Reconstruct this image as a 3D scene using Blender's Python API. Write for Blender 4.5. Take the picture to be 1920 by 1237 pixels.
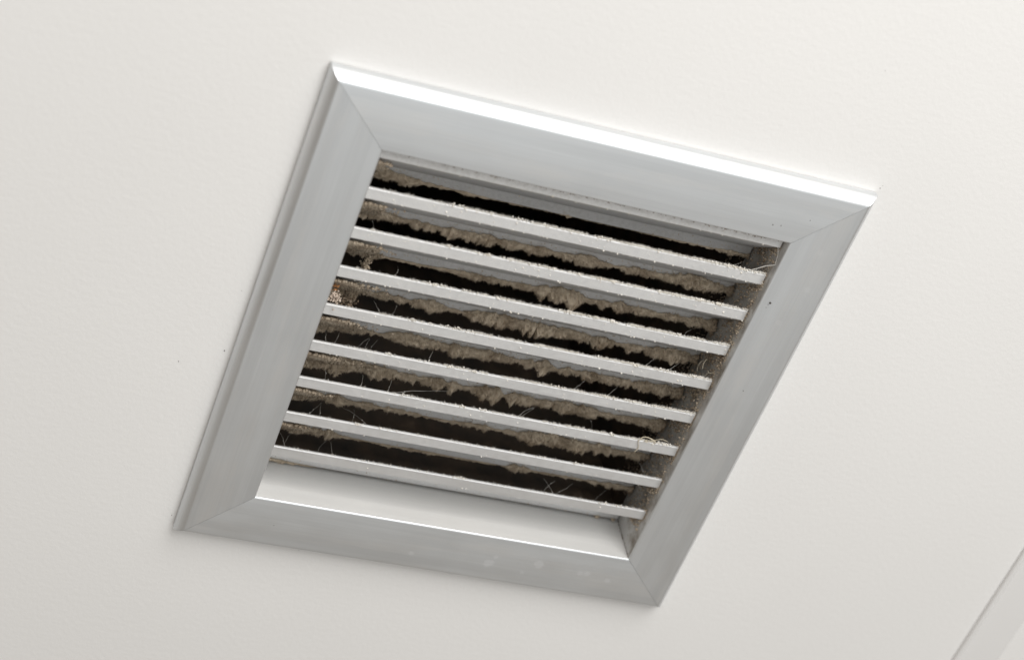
import bpy, math, random
import numpy as np
from mathutils import Matrix, Vector

# ------------------------------------------------------------------ scene, camera, light
scene = bpy.context.scene
for o in list(bpy.data.objects):
    bpy.data.objects.remove(o)
COL = scene.collection
U = 0.30            # one unit of vent size (outer width of the frame) in metres
HC = 2.50           # height of the ceiling

cam_d = bpy.data.cameras.new('camera')
cam = bpy.data.objects.new('camera', cam_d)
COL.objects.link(cam)
R = [[0.9299468980, -0.3369043043, -0.1472897033],
     [0.1878716734, 0.7797059188, -0.5972963373],
     [0.3160743604, 0.5277823130, 0.7883798759]]
CP = (-1.1749191443 * U, -1.9831088788 * U, HC - 2.8585372326 * U)
m = Matrix(((R[0][0], -R[1][0], -R[2][0], CP[0]),
            (R[0][1], -R[1][1], -R[2][1], CP[1]),
            (R[0][2], -R[1][2], -R[2][2], CP[2]),
            (0, 0, 0, 1)))
cam.matrix_world = m
cam_d.sensor_width = 36.0
cam_d.lens = 3796.41 * 36.0 / 1920.0
cam_d.clip_start = 0.02
cam_d.clip_end = 100.0
cam_d.dof.use_dof = True
cam_d.dof.focus_distance = 3.69 * U
cam_d.dof.aperture_fstop = 5.6
scene.camera = cam

world = bpy.data.worlds.new('World')
scene.world = world
world.use_nodes = True
wb = world.node_tree.nodes['Background']
wb.inputs[0].default_value = (1.0, 0.885, 0.755, 1)
wb.inputs[1].default_value = 0.265


def area_light(name, loc, target, size_x, size_y, power, colour):
    d = bpy.data.lights.new(name, 'AREA')
    d.shape = 'RECTANGLE'
    d.size, d.size_y = size_x, size_y
    d.energy = power
    d.color = colour
    o = bpy.data.objects.new(name, d)
    COL.objects.link(o)
    o.location = loc
    o.rotation_euler = (Vector(target) - Vector(loc)).to_track_quat('-Z', 'Y').to_euler()
    return o


# the daylight that comes in low from the far side of the room
area_light('window_light', (0.25, -1.58, HC - 0.92), (0, 0, HC), 1.4, 1.2, 36.5, (1.0, 0.99, 0.97))
# the same daylight thrown back up by the floor below the vent
area_light('floor_bounce', (0.45, -0.60, HC - 2.35), (0.45, -0.60, HC), 2.4, 3.2, 22.0, (0.88, 0.95, 1.0))

scene.view_settings.view_transform = 'Standard'
scene.view_settings.look = 'None'
scene.view_settings.exposure = 0.0
scene.view_settings.gamma = 1.0
scene.view_settings.use_curve_mapping = False

rng = np.random.default_rng(11)
random.seed(5)


# ------------------------------------------------------------------ helpers
def mat_new(name):
    mt = bpy.data.materials.new(name)
    mt.use_nodes = True
    nt = mt.node_tree
    return mt, nt, nt.nodes['Principled BSDF']


def node(nt, kind, **kw):
    n = nt.nodes.new(kind)
    for k, v in kw.items():
        setattr(n, k, v)
    return n


def ramp(nt, fac, stops):
    n = nt.nodes.new('ShaderNodeValToRGB')
    e = n.color_ramp.elements
    while len(e) < len(stops):
        e.new(0.5)
    for i, (p, c) in enumerate(stops):
        e[i].position = p
        e[i].color = (*c, 1) if len(c) == 3 else c
    nt.links.new(fac, n.inputs[0])
    return n.outputs[0]


def noise(nt, vec, scale, detail=4.0, rough=0.55):
    n = node(nt, 'ShaderNodeTexNoise')
    n.inputs['Scale'].default_value = scale
    n.inputs['Detail'].default_value = detail
    n.inputs['Roughness'].default_value = rough
    nt.links.new(vec, n.inputs['Vector'])
    return n.outputs[0]


def mapping(nt, scale, coord='Object'):
    tc = node(nt, 'ShaderNodeTexCoord')
    mp = node(nt, 'ShaderNodeMapping')
    mp.inputs['Scale'].default_value = scale
    nt.links.new(tc.outputs[coord], mp.inputs['Vector'])
    return mp.outputs[0]


def mixc(nt, fac, a, b):
    n = node(nt, 'ShaderNodeMix', data_type='RGBA')
    nt.links.new(fac, n.inputs[0])
    for s, v in ((6, a), (7, b)):
        if hasattr(v, 'is_output'):
            nt.links.new(v, n.inputs[s])
        else:
            n.inputs[s].default_value = (*v, 1)
    return n.outputs[2]


def math_(nt, op, a, b=None, c=None):
    n = node(nt, 'ShaderNodeMath', operation=op)
    for i, v in enumerate((a, b, c)):
        if v is None:
            continue
        if hasattr(v, 'is_output'):
            nt.links.new(v, n.inputs[i])
        else:
            n.inputs[i].default_value = v
    return n.outputs[0]


def bump(nt, bs, height, strength, dist):
    b = node(nt, 'ShaderNodeBump')
    b.inputs['Strength'].default_value = strength
    b.inputs['Distance'].default_value = dist
    nt.links.new(height, b.inputs['Height'])
    nt.links.new(b.outputs[0], bs.inputs['Normal'])


def mesh_obj(name, verts, faces, mat, parent=None, smooth=False):
    me = bpy.data.meshes.new(name)
    me.from_pydata([tuple(v) for v in verts], [], [tuple(f) for f in faces])
    me.update()
    me.materials.append(mat)
    if smooth:
        me.polygons.foreach_set('use_smooth', [True] * len(me.polygons))
    o = bpy.data.objects.new(name, me)
    COL.objects.link(o)
    if parent is not None:
        o.parent = parent
    return o


def tag(o, label=None, cat=None, group=None, kind=None):
    for k, v in (('label', label), ('category', cat), ('group', group), ('kind', kind)):
        if v:
            o[k] = v
    return o


class Bits:
    """collects many tiny closed shapes into one mesh"""
    def __init__(self):
        self.v, self.f, self.n = [], [], 0

    def add(self, v, f):
        self.v.append(np.asarray(v, float))
        self.f.append(np.asarray(f, int) + self.n)
        self.n += len(v)

    def spikes(self, base, tip, width):
        """three-sided tapering fibres, all at once"""
        base, tip = np.asarray(base), np.asarray(tip)
        n = len(base)
        if n == 0:
            return
        d = tip - base
        d /= np.linalg.norm(d, axis=1)[:, None] + 1e-12
        a = np.cross(d, rng.normal(size=(n, 3)))
        a /= np.linalg.norm(a, axis=1)[:, None] + 1e-12
        b = np.cross(d, a)
        w = np.broadcast_to(np.asarray(width, float), (n,))[:, None]
        pts = np.stack([base + a * w, base + (-.5 * a + .87 * b) * w, base + (-.5 * a - .87 * b) * w, tip], 1).reshape(-1, 3)
        i = (np.arange(n) * 4)[:, None]
        f = np.concatenate([i + [0, 1, 3], i + [1, 2, 3], i + [2, 0, 3]])
        self.add(pts, f)

    def blobs(self, cen, rad):
        """irregular small lumps, all at once"""
        cen = np.asarray(cen)
        n = len(cen)
        if n == 0:
            return
        rad = np.broadcast_to(np.asarray(rad, float), (n,))
        k = len(ICO_V)
        s = rng.uniform(0.6, 1.35, (n, k, 1))
        st = rng.uniform(0.75, 1.3, (n, 1, 3))
        pts = cen[:, None, :] + ICO_V[None] * s * st * rad[:, None, None]
        f = (np.arange(n) * k)[:, None, None] + ICO_F[None]
        self.add(pts.reshape(-1, 3), f.reshape(-1, 3))

    def tube(self, pts, r, sides=4):
        pts = np.asarray(pts, float)
        n = len(pts)
        t = np.gradient(pts, axis=0)
        t /= np.linalg.norm(t, axis=1)[:, None] + 1e-12
        a = np.cross(t, [0.31, 0.12, 0.94])
        a /= np.linalg.norm(a, axis=1)[:, None] + 1e-12
        b = np.cross(t, a)
        r = np.broadcast_to(np.asarray(r, float), (n,))
        ang = np.arange(sides) * 2 * math.pi / sides
        ring = pts[:, None] + r[:, None, None] * (np.cos(ang)[None, :, None] * a[:, None] + np.sin(ang)[None, :, None] * b[:, None])
        f = []
        for i in range(n - 1):
            for j in range(sides):
                p, q = i * sides + j, i * sides + (j + 1) % sides
                f += [(p, q, q + sides), (p, q + sides, p + sides)]
        self.add(ring.reshape(-1, 3), f)

    def build(self, name, mat, parent=None, z=0.0):
        v = np.concatenate(self.v)
        f = np.concatenate(self.f)
        me = bpy.data.meshes.new(name)
        me.vertices.add(len(v))
        me.vertices.foreach_set('co', v.astype(np.float32).ravel())
        me.loops.add(len(f) * 3)
        me.loops.foreach_set('vertex_index', f.astype(np.int32).ravel())
        me.polygons.add(len(f))
        me.polygons.foreach_set('loop_start', np.arange(len(f), dtype=np.int32) * 3)
        me.update(calc_edges=True)
        me.validate()
        me.materials.append(mat)
        o = bpy.data.objects.new(name, me)
        COL.objects.link(o)
        o.location = (0, 0, z)
        if parent is not None:
            o.parent = parent
        return o


def _ico():
    import bmesh
    bm = bmesh.new()
    bmesh.ops.create_icosphere(bm, subdivisions=1, radius=1)
    bm.verts.ensure_lookup_table()
    v = np.array([x.co[:] for x in bm.verts])
    f = np.array([[q.index for q in x.verts] for x in bm.faces])
    bm.free()
    return v, f


ICO_V, ICO_F = _ico()

# ------------------------------------------------------------------ materials
# matt white ceiling paint, faint roller texture
M_CEIL, nt, bs = mat_new('ceiling_paint')
v = mapping(nt, (1, 1, 1))
big = noise(nt, v, 3.0, 3)
col = ramp(nt, big, [(0.3, (0.765, 0.755, 0.742)), (0.7, (0.79, 0.78, 0.767))])
nt.links.new(col, bs.inputs['Base Color'])
bs.inputs['Roughness'].default_value = 0.75
bs.inputs['Specular IOR Level'].default_value = 0.3
fine = noise(nt, v, 320.0, 3, 0.6)
bump(nt, bs, fine, 0.25, 0.0006)


MET = 0.86          # the anodised skin scatters part of the light


def aluminium(name, base=(0.755, 0.775, 0.79), rough=0.45, film=0.0, grime=0.0, spots=(), aniso=0.08, even=False, stretch=(0.6, 60.0, 60.0)):
    """brushed aluminium; film = thin pale dust layer, grime = brown dirt from a noise, spots = dried drops"""
    mt, nt, bs = mat_new(name)
    v = mapping(nt, (1, 1, 1))
    vb = mapping(nt, stretch)
    brush = noise(nt, vb, 22.0, 5, 0.65)
    blot = noise(nt, v, 14.0, 4, 0.6)
    smear = noise(nt, mapping(nt, (6, 14, 14)), 5.0, 4, 0.6)
    c = ramp(nt, brush, [(0.25, tuple(x * 0.95 for x in base)), (0.75, tuple(min(1, x * 1.03) for x in base))])
    c = mixc(nt, ramp(nt, blot, [(0.35, (0, 0, 0)), (0.8, (0.4, 0.4, 0.4))]), c, tuple(x * 0.86 for x in base))
    streak = noise(nt, mapping(nt, (0.8, 26, 26)), 5.0, 3, 0.6)
    c = mixc(nt, ramp(nt, streak, [(0.42, (0, 0, 0)), (0.66, (0.45, 0.45, 0.45))]), c, tuple(x * 0.82 for x in base))
    wipe = noise(nt, mapping(nt, (1.5, 9, 9)), 9.0, 6, 0.7)
    c = mixc(nt, ramp(nt, wipe, [(0.50, (0, 0, 0)), (0.72, (0.42, 0.42, 0.42))]), c, (0.82, 0.805, 0.785))
    r = math_(nt, 'MULTIPLY_ADD', smear, 0.16, rough - 0.08)
    metal = 0.999
    dust_f = None
    if film > 0:
        speck = noise(nt, v, 420.0, 3, 0.7)
        f1 = ramp(nt, speck, [(0.42, (film * 0.55,) * 3), (0.66, (min(1, film * 1.6),) * 3)])
        if even:
            f1 = ramp(nt, speck, [(0.3, (film * 0.9,) * 3), (0.7, (film * 1.1,) * 3)])
        f2 = ramp(nt, noise(nt, mapping(nt, (1, 1, 1)), 30.0, 4), [(0.3, (0.9 if even else 0.5,) * 3), (0.7, (1.0,) * 3)])
        mul = node(nt, 'ShaderNodeMix', data_type='RGBA', blend_type='MULTIPLY')
        mul.inputs[0].default_value = 1
        nt.links.new(f1, mul.inputs[6])
        nt.links.new(f2, mul.inputs[7])
        dust_f = mul.outputs[2]
        c = mixc(nt, dust_f, c, (0.60, 0.592, 0.578))
        metal = math_(nt, 'MULTIPLY', math_(nt, 'SUBTRACT', 1.0, dust_f), MET)
        r = math_(nt, 'MULTIPLY_ADD', dust_f, 0.5, r)
    if grime > 0:
        g = noise(nt, v, 45.0, 6, 0.7)
        gf = ramp(nt, g, [(0.62 - 0.35 * grime, (0, 0, 0)), (0.80 - 0.25 * grime, (1, 1, 1))])
        c = mixc(nt, gf, c, (0.20, 0.165, 0.125))
        gm = math_(nt, 'SUBTRACT', 1.0, gf)
        metal = gm if metal == 0.999 else math_(nt, 'MULTIPLY', metal, gm)
        r = math_(nt, 'MULTIPLY_ADD', gf, 0.45, r)
    for (sx, sy, sr) in spots:
        tc = node(nt, 'ShaderNodeTexCoord')
        sep = node(nt, 'ShaderNodeSeparateXYZ')
        nt.links.new(tc.outputs['Object'], sep.inputs[0])
        dx = math_(nt, 'SUBTRACT', sep.outputs[0], sx)
        dy = math_(nt, 'SUBTRACT', sep.outputs[1], sy)
        d = math_(nt, 'SQRT', math_(nt, 'ADD', math_(nt, 'MULTIPLY', dx, dx), math_(nt, 'MULTIPLY', dy, dy)))
        d = math_(nt, 'ADD', d, math_(nt, 'MULTIPLY', math_(nt, 'SUBTRACT', noise(nt, v, 260.0, 3), 0.5), sr * 1.3))
        k = ramp(nt, math_(nt, 'DIVIDE', d, sr), [(0.0, (0.16,) * 3), (0.62, (0.24,) * 3), (0.86, (0.20,) * 3), (1.0, (0, 0, 0))])
        c = mixc(nt, k, c, (0.80, 0.79, 0.80))
        r = math_(nt, 'MULTIPLY_ADD', k, 0.3, r)
    nt.links.new(c, bs.inputs['Base Color'])
    nt.links.new(r, bs.inputs['Roughness'])
    if metal == 0.999:
        bs.inputs['Metallic'].default_value = MET
    else:
        nt.links.new(metal, bs.inputs['Metallic'])
    bs.inputs['Specular IOR Level'].default_value = 0.5
    bs.inputs['Anisotropic'].default_value = aniso
    bs.inputs['Anisotropic Rotation'].default_value = 0.25
    vt = node(nt, 'ShaderNodeVectorTransform', vector_type='VECTOR', convert_from='OBJECT', convert_to='WORLD')
    vt.inputs[0].default_value = (1, 0, 0)
    nt.links.new(vt.outputs[0], bs.inputs['Tangent'])
    bump(nt, bs, brush, 0.05, 0.0001)
    return mt


def dust_mat(name, a, b, dark):
    mt, nt, bs = mat_new(name)
    v = mapping(nt, (1, 1, 1))
    c = ramp(nt, noise(nt, v, 190.0, 4, 0.65), [(0.3, a), (0.68, b)])
    d = ramp(nt, noise(nt, v, 60.0, 4, 0.6), [(0.46, (0, 0, 0)), (0.66, (0.9, 0.9, 0.9))])
    c = mixc(nt, d, c, dark)
    nt.links.new(c, bs.inputs['Base Color'])
    bs.inputs['Roughness'].default_value = 0.95
    bs.inputs['Specular IOR Level'].default_value = 0.05
    return mt


def plain(name, colour, rough=0.8, spec=0.2):
    mt, nt, bs = mat_new(name)
    n = noise(nt, mapping(nt, (1, 1, 1)), 120.0, 3)
    c = ramp(nt, n, [(0.3, tuple(x * 0.7 for x in colour)), (0.7, tuple(min(1, x * 1.2) for x in colour))])
    nt.links.new(c, bs.inputs['Base Color'])
    bs.inputs['Roughness'].default_value = rough
    bs.inputs['Specular IOR Level'].default_value = spec
    return mt


M_DUST = dust_mat('hanging_dust', (0.48, 0.395, 0.295), (0.72, 0.615, 0.48), (0.32, 0.24, 0.165))
M_FUZZ = dust_mat('pale_lint', (0.74, 0.705, 0.645), (0.84, 0.81, 0.755), (0.66, 0.615, 0.54))
M_BROWN = dust_mat('brown_dust', (0.40, 0.325, 0.245), (0.55, 0.47, 0.37), (0.26, 0.195, 0.14))
M_GRIME = plain('dark_grime', (0.16, 0.125, 0.095), 0.9)
M_WEB = plain('cobweb_silk', (0.62, 0.60, 0.56), 0.6)
M_SPECK = plain('black_speck', (0.07, 0.06, 0.05))
M_STRAW = plain('dry_fibre', (0.62, 0.55, 0.42), 0.6)
M_COCOON = plain('pale_cocoon', (0.66, 0.55, 0.46), 0.9)
M_RUST = plain('rusty_flake', (0.36, 0.17, 0.07), 0.9)
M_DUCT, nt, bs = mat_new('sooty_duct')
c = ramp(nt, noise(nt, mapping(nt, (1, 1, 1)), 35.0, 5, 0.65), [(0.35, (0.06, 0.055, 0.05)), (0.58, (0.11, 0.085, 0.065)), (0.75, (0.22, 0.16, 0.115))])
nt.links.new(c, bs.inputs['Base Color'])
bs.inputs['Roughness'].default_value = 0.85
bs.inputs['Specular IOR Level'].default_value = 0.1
M_TRIM, nt, bs = mat_new('trim_paint')
c = ramp(nt, noise(nt, mapping(nt, (1, 1, 1)), 8.0, 3), [(0.3, (0.72, 0.71, 0.70)), (0.7, (0.74, 0.73, 0.72))])
nt.links.new(c, bs.inputs['Base Color'])
bs.inputs['Roughness'].default_value = 0.5

# ------------------------------------------------------------------ the ceiling
A = 1.0162                       # the frame is a hair longer along y than along x
FX, FY = 0.5, 0.5 * A            # outer half sizes
G = 0.1231                       # width of the frame face
IX, IY = FX - G, FY - G          # half sizes of the opening
hole_x, hole_y = (IX + 0.012) * U, (IY + 0.012) * U
S = 4.0
T = 0.0125
ov = []
for z in (0, T):
    ov += [(-S, -S, z), (S, -S, z), (S, S, z), (-S, S, z), (-hole_x, -hole_y, z), (hole_x, -hole_y, z), (hole_x, hole_y, z), (-hole_x, hole_y, z)]
of = []
for i in range(4):
    j = (i + 1) % 4
    of += [(i, i + 4, j + 4, j), (8 + i, 8 + j, 12 + j, 12 + i), (i, j, 8 + j, 8 + i), (4 + i, 12 + i, 12 + j, 4 + j)]
ceil = mesh_obj('ceiling', ov, of, M_CEIL)
ceil.location = (0, 0, HC)
tag(ceil, 'smooth white painted ceiling around the metal vent', None, None, 'structure')

# ------------------------------------------------------------------ the vent
vent = bpy.data.objects.new('ceiling_vent', None)
vent.empty_display_size = 0.05
COL.objects.link(vent)
vent.location = (0, 0, HC)
tag(vent, 'square brushed aluminium ceiling vent with dust-caked slats', 'vent')

H = 0.0314        # how far the face stands off the ceiling
DEEP = 0.095       # how far the collar runs up into the ceiling
WALL = 0.0130     # straight part of the outer edge
# profile of a frame side: (distance inwards from the outer edge, height; negative = below the ceiling)
prof = [(0.0, -0.0012), (0.0, -WALL)]
_u, _h = 0.0, WALL
_steps = [(60 - 26 * i / 10.0, 0.0013) for i in range(10)] + [(34 - 34 * (i + 0.5) / 6.0, 0.0008) for i in range(6)]
_k = (H - WALL) / sum(math.tan(math.radians(a)) * d for a, d in _steps)
for a, d in _steps:
    _u += d
    _h += _k * math.tan(math.radians(a)) * d
    prof.append((_u, -_h))
prof[-1] = (_u, -H)
prof += [(0.075, -H), (G - 0.0035, -H)]
for i in range(1, 6):
    th = math.radians(90.0 * i / 5)
    prof.append((G - 0.0035 + 0.0035 * math.sin(th), -H + 0.0035 * (1 - math.cos(th))))
prof += [(G, 0.02), (G, DEEP), (G - 0.006, DEEP), (G - 0.006, -0.0012)]
nP = len(prof)


def frame_side(half_len, half_off, rot, mat, collar, label):
    """one mitred side, built along its own x axis; inwards is -y"""
    v, f = [], []
    gap = 0.0003
    for s in (-1, 1):
        for (d, h) in prof:
            v.append((s * (half_len - d - gap) * U, (half_off - d) * U, h * U))
    for i in range(nP):
        j = (i + 1) % nP
        f.append((i, j, nP + j, nP + i))
    f.append(tuple(range(nP - 1, -1, -1)))
    f.append(tuple(range(nP, 2 * nP)))
    o = mesh_obj('frame_side', v, f, mat, vent, smooth=True)
    o.data.materials.append(collar)
    for i in range(nP - 5, nP):          # the collar that runs up into the ceiling
        o.data.polygons[i].material_index = 1
    # only the two curves are smooth: sharp edges elsewhere
    me = o.data
    import bmesh
    bm = bmesh.new()
    bm.from_mesh(me)
    for e in bm.edges:
        if len(e.link_faces) == 2 and e.calc_face_angle(0) > math.radians(32):
            e.smooth = False
    bmesh.ops.recalc_face_normals(bm, faces=bm.faces)
    bm.to_mesh(me)
    bm.free()
    o.rotation_euler = (0, 0, rot)
    o['label'] = label
    return o


M_COLLAR = aluminium('collar_aluminium', (0.76, 0.76, 0.75), 0.42, film=0.50, aniso=0.45, even=True)
M_COLLAR_DIRTY = aluminium('collar_aluminium_dirty', (0.70, 0.70, 0.69), 0.45, film=0.50, grime=0.46)
drops = [(0.1055, .4523, .0105), (0.2059, .4340, .0105), (0.294, .440, .0060), (0.3091, .4370, .007), (0.356, .448, .006), (0.1154, .4330, .005),
         (0.18, .462, .005), (-0.05, .458, .005)]
M_AL_TOP = aluminium('aluminium_top')
M_AL_LEFT = aluminium('aluminium_left')
M_AL_BOTTOM = aluminium('aluminium_bottom', aniso=0.12, spots=[(a * U, b * U, c * U) for a, b, c in drops])
M_AL_RIGHT = aluminium('aluminium_right', spots=[(s * U, b * U, .006 * U) for s, b in ((.38, .44), (.30, .452), (.22, .43))])
frame_side(FX, FY, 0, M_AL_BOTTOM, M_COLLAR, 'frame side with pale dried drops and a bright inner edge')
frame_side(FX, FY, math.pi, M_AL_TOP, M_COLLAR, 'frame side with a glaring white rounded outer edge')
frame_side(FY, FX, -math.pi / 2, M_AL_RIGHT, M_COLLAR_DIRTY, 'frame side next to the dusty slat ends')
frame_side(FY, FX, math.pi / 2, M_AL_LEFT, M_COLLAR_DIRTY, 'bluish grey frame side opposite the cobwebbed slat ends')

# duct above the collar: four walls, plus an added lid that shuts out world light
dx, dy, d0, d1, th = IX + 0.001, IY + 0.001, DEEP + 0.001, 1.25, 0.006


def box(name, x0, x1, y0, y1, z0, z1, mat, parent):
    v = [(x * U, y * U, z * U) for z in (z0, z1) for x, y in ((x0, y0), (x1, y0), (x1, y1), (x0, y1))]
    f = [(3, 2, 1, 0), (4, 5, 6, 7), (0, 1, 5, 4), (1, 2, 6, 5), (2, 3, 7, 6), (3, 0, 4, 7)]
    return mesh_obj(name, v, f, mat, parent)


duct = bpy.data.objects.new('duct', None)
COL.objects.link(duct)
duct.parent = vent
gg = 0.0
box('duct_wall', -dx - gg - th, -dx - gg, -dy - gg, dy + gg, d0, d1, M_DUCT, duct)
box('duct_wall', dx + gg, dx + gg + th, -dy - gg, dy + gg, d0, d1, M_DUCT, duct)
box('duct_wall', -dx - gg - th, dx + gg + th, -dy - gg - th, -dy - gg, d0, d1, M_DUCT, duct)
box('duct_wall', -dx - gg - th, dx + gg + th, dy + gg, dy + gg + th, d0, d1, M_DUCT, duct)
box('duct_light_stop', -dx - gg - th, dx + gg + th, -dy - gg - th, dy + gg + th, d1 + 0.001, d1 + 0.012, M_DUCT, duct)

# ------------------------------------------------------------------ slats
PITCH = 0.0823
Y0 = -0.3015 - PITCH
Z0 = -0.012                       # the noses sit this far below the ceiling plane
NW = 0.0225                       # width of the nose
QY, QZ = 0.086, 0.092             # where the sloping web meets the rear flange
FYE = 0.106                       # rear edge of the flange
XL, XR = -0.3755, 0.3740
TH = 0.0042
outer = [(0.0, 0.0025), (0.0006, 0.0007), (0.0018, 0.0), (NW - 0.0012, 0.0), (NW, 0.0010), (NW + 0.001, 0.0035)]
outer += [(QY - 0.002, QZ - 0.0022), (QY + 0.001, QZ), (FYE - 0.0006, QZ), (FYE, QZ + 0.001)]
inner = [(FYE, QZ + TH), (QY - 0.002, QZ + TH), (QY - 0.005, QZ + 0.001), (NW - 0.004, 0.0055), (0.0006, 0.0055)]
sprof = outer + inner
nS = len(sprof)


def slat_mesh():
    v, f = [], []
    for x in (XL, XR):
        for (y, z) in sprof:
            v.append((x * U, y * U, z * U))
    for i in range(nS):
        j = (i + 1) % nS
        f.append((i, nS + i, nS + j, j))
    f.append(tuple(range(nS)))
    f.append(tuple(range(2 * nS - 1, nS - 1, -1)))
    return v, f


films = [0.60, 0.58, 0.56, 0.50, 0.46, 0.40, 0.32, 0.24, 0.14]  # dust film; upper slats paler, the nearer window light put into it too
slats = []
for k in range(9):
    v, f = slat_mesh()
    o = mesh_obj('slat', v, f, aluminium('slat_aluminium_%d' % k, (0.80, 0.80, 0.80), 0.40, film=films[k]), vent)
    o.location = (0, (Y0 + k * PITCH) * U, Z0 * U)
    slats.append(o)

DUST = {
    0: [(-0.343, 14, 4), (-0.309, 8, 8), (-0.29, 6, 10), (-0.251, 5, 3), (-0.202, 4, 2), (-0.172, 2, 4), (-0.107, 1, 3), (-0.005, 0, 1), (0.006, 1, 2), (0.014, 3, 9), (0.024, 0, 1), (0.103, 0, 1), (0.294, 2, 4), (0.37, 5, 6)],
    1: [(-0.332, 14, 8), (-0.283, 9, 8), (-0.233, 6, 10), (-0.183, 6, 14), (-0.153, 10, 14), (-0.138, 8, 20), (-0.113, 7, 10), (-0.098, 8, 14), (-0.041, 6, 8), (0.041, 7, 10), (0.083, 9, 10), (0.136, 4, 4), (0.178, 10, 10), (0.243, 8, 5), (0.264, 14, 6), (0.308, 14, 10), (0.352, 12, 10)],
    2: [(-0.335, 14, 10), (-0.316, 14, 12), (-0.306, 14, 24), (-0.296, 6, 6), (-0.276, 4, 2), (-0.218, 3, 2), (-0.211, 4, 12), (-0.202, 3, 2), (-0.145, 4, 2), (-0.094, 5, 5), (-0.032, 6, 6), (0.01, 6, 6), (0.031, 10, 12), (0.073, 14, 22), (0.094, 12, 26), (0.11, 4, 6), (0.147, 7, 8), (0.201, 9, 10), (0.223, 8, 8), (0.255, 4, 4), (0.288, 10, 8), (0.321, 14, 12), (0.376, 16, 14)],
    3: [(-0.345, 16, 16), (-0.32, 16, 30), (-0.305, 14, 25), (-0.298, 6, 4), (-0.229, 8, 3), (-0.214, 8, 10), (-0.189, 9, 6), (-0.168, 10, 8), (-0.096, 7, 6), (-0.065, 12, 16), (-0.013, 12, 14), (0.024, 14, 20), (0.04, 14, 34), (0.051, 12, 25), (0.072, 9, 8), (0.104, 12, 12), (0.147, 10, 14), (0.169, 9, 20), (0.19, 8, 10), (0.256, 9, 10), (0.322, 12, 12), (0.378, 16, 12)],
    4: [(-0.345, 18, 14), (-0.305, 12, 8), (-0.254, 9, 8), (-0.234, 4, 6), (-0.213, 12, 6), (-0.162, 11, 8), (-0.11, 9, 8), (-0.078, 8, 14), (-0.057, 9, 8), (0.028, 9, 8), (0.076, 12, 10), (0.092, 14, 22), (0.103, 10, 10), (0.119, 2, 3), (0.135, 11, 10), (0.179, 9, 10), (0.223, 9, 12), (0.267, 9, 8), (0.323, 12, 12), (0.379, 14, 12)],
    5: [(-0.341, 18, 16), (-0.3, 18, 18), (-0.285, 16, 26), (-0.269, 12, 8), (-0.238, 10, 4), (-0.218, 10, 14), (-0.197, 9, 8), (-0.134, 9, 10), (-0.082, 10, 16), (-0.061, 12, 20), (-0.045, 8, 8), (-0.018, 12, 16), (0.025, 9, 12), (0.041, 2, 3), (0.063, 10, 12), (0.085, 9, 16), (0.101, 5, 6), (0.145, 11, 12), (0.211, 9, 10), (0.267, 6, 6), (0.323, 9, 8), (0.368, 12, 12)],
    6: [(-0.337, 18, 10), (-0.306, 14, 10), (-0.265, 12, 8), (-0.254, 8, 14), (-0.234, 5, 4), (-0.139, 8, 5), (-0.086, 3, 3), (-0.043, 2, 4), (-0.0, 7, 6), (0.027, 9, 12), (0.054, 3, 4), (0.076, 8, 8), (0.098, 4, 6), (0.131, 9, 12), (0.165, 12, 12), (0.215, 9, 12), (0.265, 10, 10), (0.334, 8, 8), (0.379, 10, 8)],
    7: [(-0.344, 12, 8), (-0.313, 12, 10), (-0.282, 9, 6), (-0.25, 8, 8), (-0.229, 4, 2), (-0.206, 3, 3), (-0.198, 4, 9), (-0.187, 2, 2), (-0.123, 1, 3), (-0.069, 3, 5), (-0.004, 1, 2), (0.051, 1, 2), (0.104, 1, 2), (0.117, 8, 7), (0.15, 5, 6), (0.173, 2, 2), (0.229, 3, 3), (0.367, 6, 8), (0.39, 10, 10)],
    8: [(-0.341, 3, 3), (-0.299, 2, 4), (-0.278, 1, 3), (-0.247, 0, 0), (0.321, 0, 0), (0.33, 2, 9), (0.339, 0, 0), (0.359, 0, 0), (0.365, 1, 6), (0.371, 0, 0)],
}
WEBS = [(3, -0.266, -0.274), (3, -0.222, -0.252), (4, -0.331, -0.348), (4, -0.306, -0.334), (4, -0.249, -0.291), (4, -0.248, -0.276), (4, -0.232, -0.267), (4, -0.126, -0.155), (5, -0.308, -0.327), (5, -0.236, -0.261), (5, -0.179, -0.208), (5, -0.063, -0.207), (6, -0.291, -0.335), (6, -0.291, -0.311), (6, -0.227, -0.25), (6, -0.25, -0.219), (7, -0.326, -0.357), (7, -0.348, -0.351), (7, -0.255, -0.29), (7, -0.247, -0.259), (1, -0.321, -0.34), (2, 0.339, 0.28), (2, 0.416, 0.362), (2, -0.248, -0.278), (3, 0.29, 0.234), (3, 0.342, 0.28), (4, 0.179, 0.125), (4, 0.245, 0.19), (5, 0.104, 0.045), (5, 0.108, 0.05), (5, 0.6, 0.576), (6, 0.357, 0.338), (6, 0.38, 0.316), (7, 0.187, 0.181), (7, 0.212, 0.156), (7, 0.321, 0.262), (0, 0.368, 0.298), (5, 0.221, 0.194), (7, 0.249, 0.181), (6, 0.458, 0.397)]



def interp(tab, x):
    xs = [t[0] for t in tab]
    return np.interp(x, xs, [t[1] for t in tab]), np.interp(x, xs, [t[2] for t in tab])


PX = 1.0 / 820.0        # one photo pixel across the flange, in vent units


def wob(x, seed):
    r = np.random.default_rng(seed)
    s = np.zeros_like(x)
    for fr, am in ((55, .5), (120, .5), (260, .4), (520, .3)):
        s += am * np.sin(x * fr * r.uniform(.8, 1.2) + r.uniform(0, 6.28))
    return s


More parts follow.
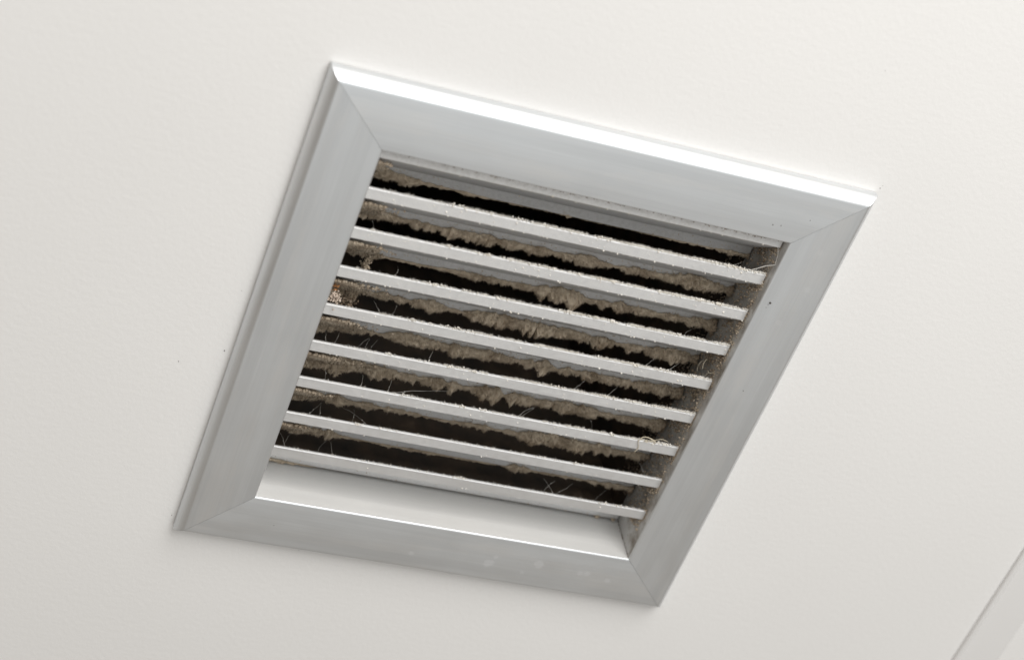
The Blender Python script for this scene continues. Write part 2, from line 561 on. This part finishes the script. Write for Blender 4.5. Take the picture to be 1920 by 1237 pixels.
def lobes(x, size, seed):
    """rounded lumps of about the given size along x, between 0 and 1.3"""
    r = np.random.default_rng(seed)
    g = np.arange(-0.42, 0.42, size)
    v_ = r.uniform(0, 1.3, len(g))
    t = (x + 0.42) / size + 0.35 * np.sin(x * 2.1 / size)
    i0 = np.clip(t.astype(int), 0, len(g) - 2)
    fr = t - i0
    fr = fr * fr * (3 - 2 * fr)
    return v_[i0] * (1 - fr) + v_[i0 + 1] * fr


for k in range(9):
    tab = DUST[k]
    B = Bits()
    # a felt of matted dust: one continuous lumpy roll along the rear edge of the flange
    nx, nr = 560, 26
    x = np.linspace(XL + 0.001, XR - 0.001, nx)
    up, dn = interp(tab, x)
    w1, w2, w3, w4 = lobes(x, 0.030, 70 + k), lobes(x, 0.011, 90 + k), lobes(x, 0.0046, 110 + k), lobes(x, 0.0023, 130 + k)
    up = np.clip(up * (0.30 + 0.50 * w1 + 0.32 * w2 + 0.20 * w3), 0, 17)
    base_dn = dn.copy()
    dn = np.clip(dn * (0.44 * w1 + 0.38 * w2 + 0.32 * w3 + 0.22 * w4 - 0.36), 0, 50)
    for q in range(14):                  # ragged tatters hanging out of the roll
        tx = rng.uniform(XL, XR)
        dn = dn + np.exp(-((x - tx) / rng.uniform(0.0022, 0.0060)) ** 2) * rng.uniform(0.15, 0.48) * base_dn
    tot = up + dn
    half = np.maximum(tot * 0.5 * PX - 0.0004, 0.0)
    cy = FYE + (dn - up) * 0.5 * PX
    thick = np.clip(half * 0.42, 0.0, 0.0065)
    ang = np.arange(nr) * 2 * math.pi / nr
    jit = rng.normal(size=(nx, nr))
    soft = jit + sum(np.roll(jit, (da, db), (0, 1)) for da in (-2, -1, 0, 1, 2) for db in (-1, 0, 1))
    jit = 1 + 0.22 * soft / soft.std() + 0.16 * jit
    yy = cy[:, None] + half[:, None] * np.cos(ang)[None] * (0.8 + 0.2 * jit)
    cz = QZ - 0.0006 - thick * 0.55
    zz = cz[:, None] + thick[:, None] * np.sin(ang)[None] * jit
    felt = np.stack([np.repeat(x[:, None], nr, 1), yy, zz], 2) + rng.normal(size=(nx, nr, 3)) * np.clip(tot / 12, 0, 1)[:, None, None] * 0.0006
    ii = np.arange(nx - 1)[:, None] * nr
    jj = np.arange(nr)[None]
    p_, q_ = ii + jj, ii + (jj + 1) % nr
    on = ((half[:-1] + half[1:]) > 0.0008)[:, None] & np.ones((1, nr), bool)
    f = np.concatenate([np.stack([p_, q_, q_ + nr], 2)[on], np.stack([p_, q_ + nr, p_ + nr], 2)[on]])
    B.add(felt.reshape(-1, 3) * U, f)
    nb = 9000
    a = rng.integers(0, nx, nb)
    a = a[rng.uniform(0, 20, nb) < tot[a]]
    t_ = rng.uniform(0, 2 * math.pi, len(a))
    fb = np.stack([x[a], cy[a] + half[a] * np.cos(t_) * rng.uniform(0.5, 1.0, len(a)), cz[a] + thick[a] * np.sin(t_) - 0.0004], 1)
    B.blobs(fb * U, rng.uniform(0.0004, 0.0013, len(a)) * np.clip(tot[a] / 12, 0.5, 1) * U)
    # the fluff on it: short fibres all over, longer ones on the lower rim
    n = 22000
    a = rng.integers(0, nx, n)
    a = a[rng.uniform(0, 16, n) < tot[a] + 0.3]
    t_ = rng.uniform(0, 2 * math.pi, len(a))
    rim = rng.uniform(0, 1, len(a)) < 0.45
    t_ = np.where(rim, rng.normal(size=len(a)) * 0.7, t_)
    fb = np.stack([x[a] + rng.normal(size=len(a)) * 0.0005, cy[a] + half[a] * np.cos(t_) * 0.95, cz[a] + thick[a] * np.sin(t_) * 0.95], 1)
    dirs = rng.normal(size=fb.shape) * 1.1 + np.stack([0 * t_, 0.6 * np.cos(t_) + 0.15, np.sin(t_) * 0.7 - 0.1], 1)
    dirs /= np.linalg.norm(dirs, axis=1)[:, None]
    ln = (rng.uniform(0.0012, 0.0048, len(a)) * np.where(rim, 1.5, 1.0) * np.clip(tot[a] / 9, 0.45, 1.0))[:, None]
    B.spikes(fb * U, (fb + dirs * ln) * U, 0.00042 * U)
    # a thin scatter over the flange
    n2 = 500
    xs = rng.uniform(XL, XR, n2)
    u2, d2 = interp(tab, xs)
    ys = FYE - rng.uniform(0, 1, n2) ** 2 * 0.018
    kp = rng.uniform(0, 12, n2) < u2 + 1.0
    c2 = np.stack([xs, ys, np.full(n2, QZ - 0.0004)], 1)[kp]
    B.blobs(c2 * U, rng.uniform(0.0004, 0.0011, len(c2)) * U)
    o = B.build('dust_fringe', M_DUST, slats[k])
    tag(o, kind='stuff')

    # pale lint on the nose: along its upper edge, its face and its lower edge
    B = Bits()
    dens = [0.3, 1.0, 1.0, 0.9, 0.75, 0.6, 0.32, 0.15, 0.15][k]
    n = int(3600 * dens)
    x = rng.uniform(XL + 0.03, XR, n)
    ww = 0.5 + 0.5 * np.sin(x * 31 + k) * np.sin(x * 73 + 2 * k)
    right = np.clip(0.25 + (x + 0.2) * 1.6, 0.12, 1.0) if k < 7 else 0.4
    kp = rng.uniform(0, 1, n) < np.clip(ww * 1.1, 0.12, 1) * right
    x = x[kp]
    c3 = np.stack([x, rng.uniform(-0.0014, -0.0002, len(x)), rng.uniform(0.0008, 0.003, len(x))], 1)
    B.blobs(c3 * U, rng.uniform(0.00015, 0.0006, len(x)) * U)
    fb = np.repeat(c3, 4, 0)
    dirs = rng.normal(size=fb.shape) + [0, -0.9, -0.2]
    dirs /= np.linalg.norm(dirs, axis=1)[:, None]
    B.spikes(fb * U, (fb + dirs * rng.uniform(0.001, 0.0062, len(fb))[:, None]) * U, 0.00032 * U)
    # tufts here and there on the upper edge
    for q in range(int(16 * dens) + 1):
        tx = rng.uniform(-0.25, XR - 0.02)
        nn = int(rng.integers(6, 22))
        c4 = np.stack([tx + rng.normal(size=nn) * rng.uniform(0.002, 0.009), rng.uniform(-0.004, 0.001, nn), rng.uniform(-0.001, 0.003, nn)], 1)
        B.blobs(c4 * U, rng.uniform(0.0006, 0.0017, nn) * U)
    # crumbs on the face and on the lower edge
    n = int(220 * dens) + 10
    x = rng.uniform(XL + 0.02, XR, n)
    edge = rng.uniform(0, 1, n) < 0.5
    y = np.where(edge, NW + rng.normal(size=n) * 0.0007, rng.uniform(0.002, NW, n))
    c5 = np.stack([x, y, np.where(edge, 0.0004, -0.0002)], 1)
    B.blobs(c5 * U, np.clip(rng.exponential(0.0005, n), 0.0002, 0.0017) * U)
    o = B.build('lint', M_FUZZ, slats[k])
    tag(o, kind='stuff')

# ------------------------------------------------------------------ dust on the collar beside the slat ends
def wall_patch(x_wall, sgn, n, seed, zmax, left=False):
    r = np.random.default_rng(seed)
    y = r.uniform(Y0 + 0.01, Y0 + 8 * PITCH + 0.06, n)
    z = r.uniform(0.0, zmax, n)
    ph = ((y - Y0) / PITCH) % 1.0
    # thickest where each slat meets the wall
    web = np.clip((ph * PITCH - NW) / (QY - NW), 0, 1) * QZ
    near = np.exp(-((z - web) / 0.022) ** 2)
    kp = r.uniform(0, 1, n) < 0.22 + 0.78 * near
    y, z = y[kp], z[kp]
    x = x_wall - sgn * np.abs(r.normal(size=len(y))) * 0.0022
    return np.stack([x, y, z], 1)


B = Bits()
c6 = wall_patch(IX - 0.0005, 1, 8000, 3, 0.17)
B.blobs(c6 * U, rng.uniform(0.0006, 0.0024, len(c6)) * U)
dirs = rng.normal(size=c6.shape) + [-0.8, 0, 0]
dirs /= np.linalg.norm(dirs, axis=1)[:, None]
B.spikes(c6 * U, (c6 + dirs * rng.uniform(0.002, 0.006, len(c6))[:, None]) * U, 0.0004 * U)
tag(B.build('collar_dust', M_BROWN, vent, Z0 * U), 'brown dust caked on the collar at the slat ends', kind='stuff')

# light tan crumbs in the slit between the slat noses and the right collar wall
B = Bits()
n = 2600
y = rng.uniform(Y0 + 0.05, Y0 + 8.35 * PITCH, n)
ph = ((y - Y0) / PITCH) % 1.0
kp = rng.uniform(0, 1, n) < np.where(ph < 0.42, 0.9, 0.35) * np.clip(1.15 - (y - Y0) / 0.9, 0.3, 1)
y = y[kp]
z = rng.uniform(-0.006, 0.02, len(y))
c7 = np.stack([IX - rng.uniform(0, 0.0035, len(y)), y, z], 1)
B.blobs(c7 * U, rng.uniform(0.0003, 0.0009, len(y)) * U)
dirs = rng.normal(size=c7.shape)
dirs /= np.linalg.norm(dirs, axis=1)[:, None]
B.spikes(c7 * U, (c7 + dirs * rng.uniform(0.002, 0.005, len(c7))[:, None]) * U, 0.00035 * U)
tag(B.build('slit_dust', M_DUST, vent, Z0 * U), kind='stuff')

# brown mats filling the left corners under slats 2 to 7
B = Bits()
for k, amount in ((0, 0.35), (1, 0.7), (2, 0.9), (3, 1.0), (4, 1.0), (5, 1.0), (6, 0.8), (7, 0.6)):
    n = int(900 * amount)
    x = XL + np.abs(rng.normal(size=n)) * 0.035 * amount + 0.004
    s = rng.uniform(0.15, 1.0, n)
    y = Y0 + k * PITCH + NW + s * (FYE - NW) + 0.002
    z = s * QZ - rng.uniform(0, 0.004, n)
    c8 = np.stack([x, y, z], 1)
    B.blobs(c8 * U, rng.uniform(0.0010, 0.0032, n) * U)
    dirs = rng.normal(size=c8.shape)
    dirs /= np.linalg.norm(dirs, axis=1)[:, None]
    B.spikes(c8 * U, (c8 + dirs * rng.uniform(0.002, 0.006, n)[:, None]) * U, 0.0005 * U)
tag(B.build('corner_dust', M_BROWN, vent, Z0 * U), kind='stuff')

# ------------------------------------------------------------------ cobwebs
B = Bits()
for i, (k, xa, xb) in enumerate(WEBS):
    if xa > 0.372 or xb > 0.372:
        continue
    p0 = np.array([xa, Y0 + k * PITCH + FYE + 0.010, QZ - 0.004])
    p1 = np.array([xb, Y0 + (k + 1) * PITCH + 0.0005, 0.0015])
    t = np.linspace(0, 1, 9)[:, None]
    bend = rng.normal(size=3) * 0.0016
    pts = p0 + (p1 - p0) * t + bend * np.sin(math.pi * t) + rng.normal(size=(9, 3)) * 0.0004
    rr = rng.uniform(0.00016, 0.00036) * (1 + 0.5 * rng.uniform(-1, 1, 9))
    B.tube(pts * U, rr * U)
    nb = int(rng.integers(1, 5))
    B.blobs(pts[rng.integers(1, 8, nb)] * U, rng.uniform(0.0004, 0.0010, nb) * U)
# the strand in the upper right corner
pts = np.array([(0.338, Y0 + PITCH - 0.001, 0.0), (0.350, Y0 + PITCH - 0.012, -0.004), (0.362, Y0 + PITCH - 0.022, -0.006), (0.3755, Y0 + PITCH - 0.030, -0.010),
                (0.3755, Y0 + 0.035, -0.002), (0.3705, Y0 + 0.016, 0.01)])
B.tube(pts * U, 0.0007 * U)
tag(B.build('cobweb', M_WEB, vent, Z0 * U), 'thin broken cobweb threads strung between slats', kind='stuff')

# ------------------------------------------------------------------ odd bits caught in the vent
def lump(name, cen, rad, mat, n, spread, label):
    B = Bits()
    c = np.asarray(cen) + rng.normal(size=(n, 3)) * np.asarray(spread)
    B.blobs(c * U, rng.uniform(0.5, 1.2, n) * rad * U)
    dirs = rng.normal(size=c.shape)
    dirs /= np.linalg.norm(dirs, axis=1)[:, None]
    B.spikes(c * U, (c + dirs * rad * 2.2) * U, 0.0004 * U)
    o = B.build(name, mat, vent, Z0 * U)
    o['label'] = label
    return o


yk = lambda k: Y0 + k * PITCH
lump('dust_nest', (-0.318, yk(3) + FYE + 0.014, QZ - 0.018), 0.0026, M_BROWN, 170, (0.008, 0.008, 0.009), 'dark rounded dust nest hanging at the left slat ends')
lump('cocoon_debris', (-0.358, yk(4) - 0.010, 0.010), 0.0019, M_COCOON, 70, (0.0055, 0.006, 0.006), 'pale cocoon crumbs on a slat at the left')
lump('rusty_flake', (-0.362, yk(4) - 0.024, 0.022), 0.0022, M_RUST, 16, (0.005, 0.004, 0.004), 'rust brown flakes above the pale crumbs')
lump('dust_drip', (-0.306, yk(2) + FYE + 0.022, QZ - 0.010), 0.0022, M_DUST, 150, (0.0028, 0.012, 0.006), 'drip of matted dust hanging near the left end')

# dry fibre looped over the seventh slat near its right end
B = Bits()
y7 = yk(6)
t = np.linspace(0, 1, 24)
x7 = 0.305
loop = np.stack([x7 - 0.012 + 0.003 * np.sin(t * 5), y7 + NW + 0.004 - t * (NW + 0.006), -0.0016 - 0.001 * np.sin(t * 3)], 1)
B.tube(loop * U, 0.0008 * U, 5)
t = np.linspace(0, math.pi * 1.15, 26)
arc = np.stack([x7 + 0.004 - 0.016 * np.cos(t), y7 - 0.001 - 0.009 * np.sin(t), -0.001 + 0.003 * np.sin(2 * t)], 1)
B.tube(arc * U, 0.0009 * U, 5)
t = np.linspace(0, 1, 16)
B.tube(np.stack([x7 + 0.012 + 0.032 * t, y7 - 0.002 - 0.008 * np.sin(t * 2.6), 0.001 + 0.002 * t], 1) * U, 0.0005 * U, 5)
c9 = np.stack([x7 + rng.uniform(-0.008, 0.018, 30), y7 + rng.uniform(-0.004, 0.001, 30), rng.uniform(-0.001, 0.002, 30)], 1)
B.blobs(c9 * U, rng.uniform(0.0005, 0.0013, 30) * U)
o = B.build('dry_fibre', M_STRAW, vent, Z0 * U)
o['label'] = 'curled straw coloured fibre draped over a lower slat'

# curled dry stalk in front of the brown corner at the right
B = Bits()
yc = yk(4) - 0.016
for q in range(6):
    t = np.linspace(0, math.pi * rng.uniform(0.3, 1.0), 18)
    r0 = rng.uniform(0.005, 0.018)
    ph = rng.uniform(0, 6.28)
    B.tube(np.stack([0.363 + 0.004 * rng.normal() + r0 * 0.5 * np.cos(t + ph), yc + 0.005 * rng.normal() + r0 * np.sin(t + ph), 0.016 + 0.010 * rng.normal() * np.ones_like(t) + 0.004 * np.sin(t)], 1) * U, rng.uniform(0.0003, 0.0006) * U)
o = B.build('dry_stalk', M_STRAW, vent, Z0 * U)
o['label'] = 'curl of dry stalks at the right slat ends'

# specks on the frame
B = Bits()
sp = [(0.3966, -0.2584, .0020), (0.3940, -0.254, .0009), (0.393, -0.247, .0007), (-0.3254, .4450, .0009), (0.43, -0.06, .0008), (0.392, -0.44, .0007), (0.33, -0.415, .0012), (0.345, -0.417, .0010)]
for (x, y, r_) in sp:
    B.blobs(np.array([[x, y, -H - r_ * 0.2]]) * U, np.array([r_]) * U)
tag(B.build('dirt_speck', M_SPECK, vent), kind='stuff')

# grime along the upper inner lip and in the corners of the opening
B = Bits()
n = 420
x = rng.uniform(-IX, IX, n)
kp = rng.uniform(0, 1, n) < 0.25 + 0.75 * np.clip((np.sin(x * 47) * np.sin(x * 19 + 1) + x * 1.5), 0, 1)
x = x[kp]
g = np.stack([x, -IY + rng.uniform(-0.0004, 0.0012, len(x)), -H + rng.uniform(0.0012, 0.0045, len(x))], 1)
B.blobs(g * U, rng.uniform(0.0004, 0.0012, len(x)) * U)
for (cx, cy) in ((IX, IY), (IX, -IY), (-IX, -IY)):
    z = rng.uniform(-H + 0.003, 0.08, 60)
    g = np.stack([cx - np.sign(cx) * np.abs(rng.normal(size=60)) * 0.0008, cy - np.sign(cy) * np.abs(rng.normal(size=60)) * 0.0008, z], 1)
    B.blobs(g * U, rng.uniform(0.0004, 0.0011, 60) * U)
tag(B.build('lip_grime', M_GRIME, vent), kind='stuff')

# ------------------------------------------------------------------ specks on the ceiling
B = Bits()
for (x, y, r_) in [(-0.5132, 0.0935, .0017), (-0.5848, 0.1348, .0013), (-0.5184, -0.0381, .0009), (-0.5082, 0.4871, .0013), (0.4069, -0.7342, .0009),
                   (0.5044, -0.5171, .0013), (0.507, -0.523, .0009), (-0.2527, 0.5221, .0013)]:
    r_ *= 0.7
    B.blobs(np.array([[x, y, -r_ * 0.3]]) * U, np.array([r_]) * U)
o = B.build('ceiling_specks', M_SPECK)
o.location = (0, 0, HC)
tag(o, 'tiny dark specks scattered on the white ceiling beside the vent', 'specks', None, 'stuff')

# ------------------------------------------------------------------ the strip at the lower right
# a shallow cover strip with a thin raised bead along one edge
sp = [(0.0, -0.001), (0.0008, -0.006), (0.0035, -0.0085), (0.0085, -0.0085), (0.0115, -0.006), (0.0125, -0.0045), (0.016, -0.0040),
      (0.0945, -0.0105), (0.0975, -0.0090), (0.0985, -0.001)]
v, f = [], []
y0, y1 = -4.0, 4.0
for y in (y0, y1):
    for (a, h) in sp:
        v.append(((1.2028 + a) * U, y * U, h * U))
n = len(sp)
for i in range(n):
    j = (i + 1) % n
    f.append((i, n + i, n + j, j))
f.append(tuple(range(n)))
f.append(tuple(range(2 * n - 1, n - 1, -1)))
o = mesh_obj('cover_strip', v, f, M_TRIM)
o.location = (0, 0, HC)
tag(o, 'pale grey cover strip along the ceiling, crossing the lower right corner', 'trim')
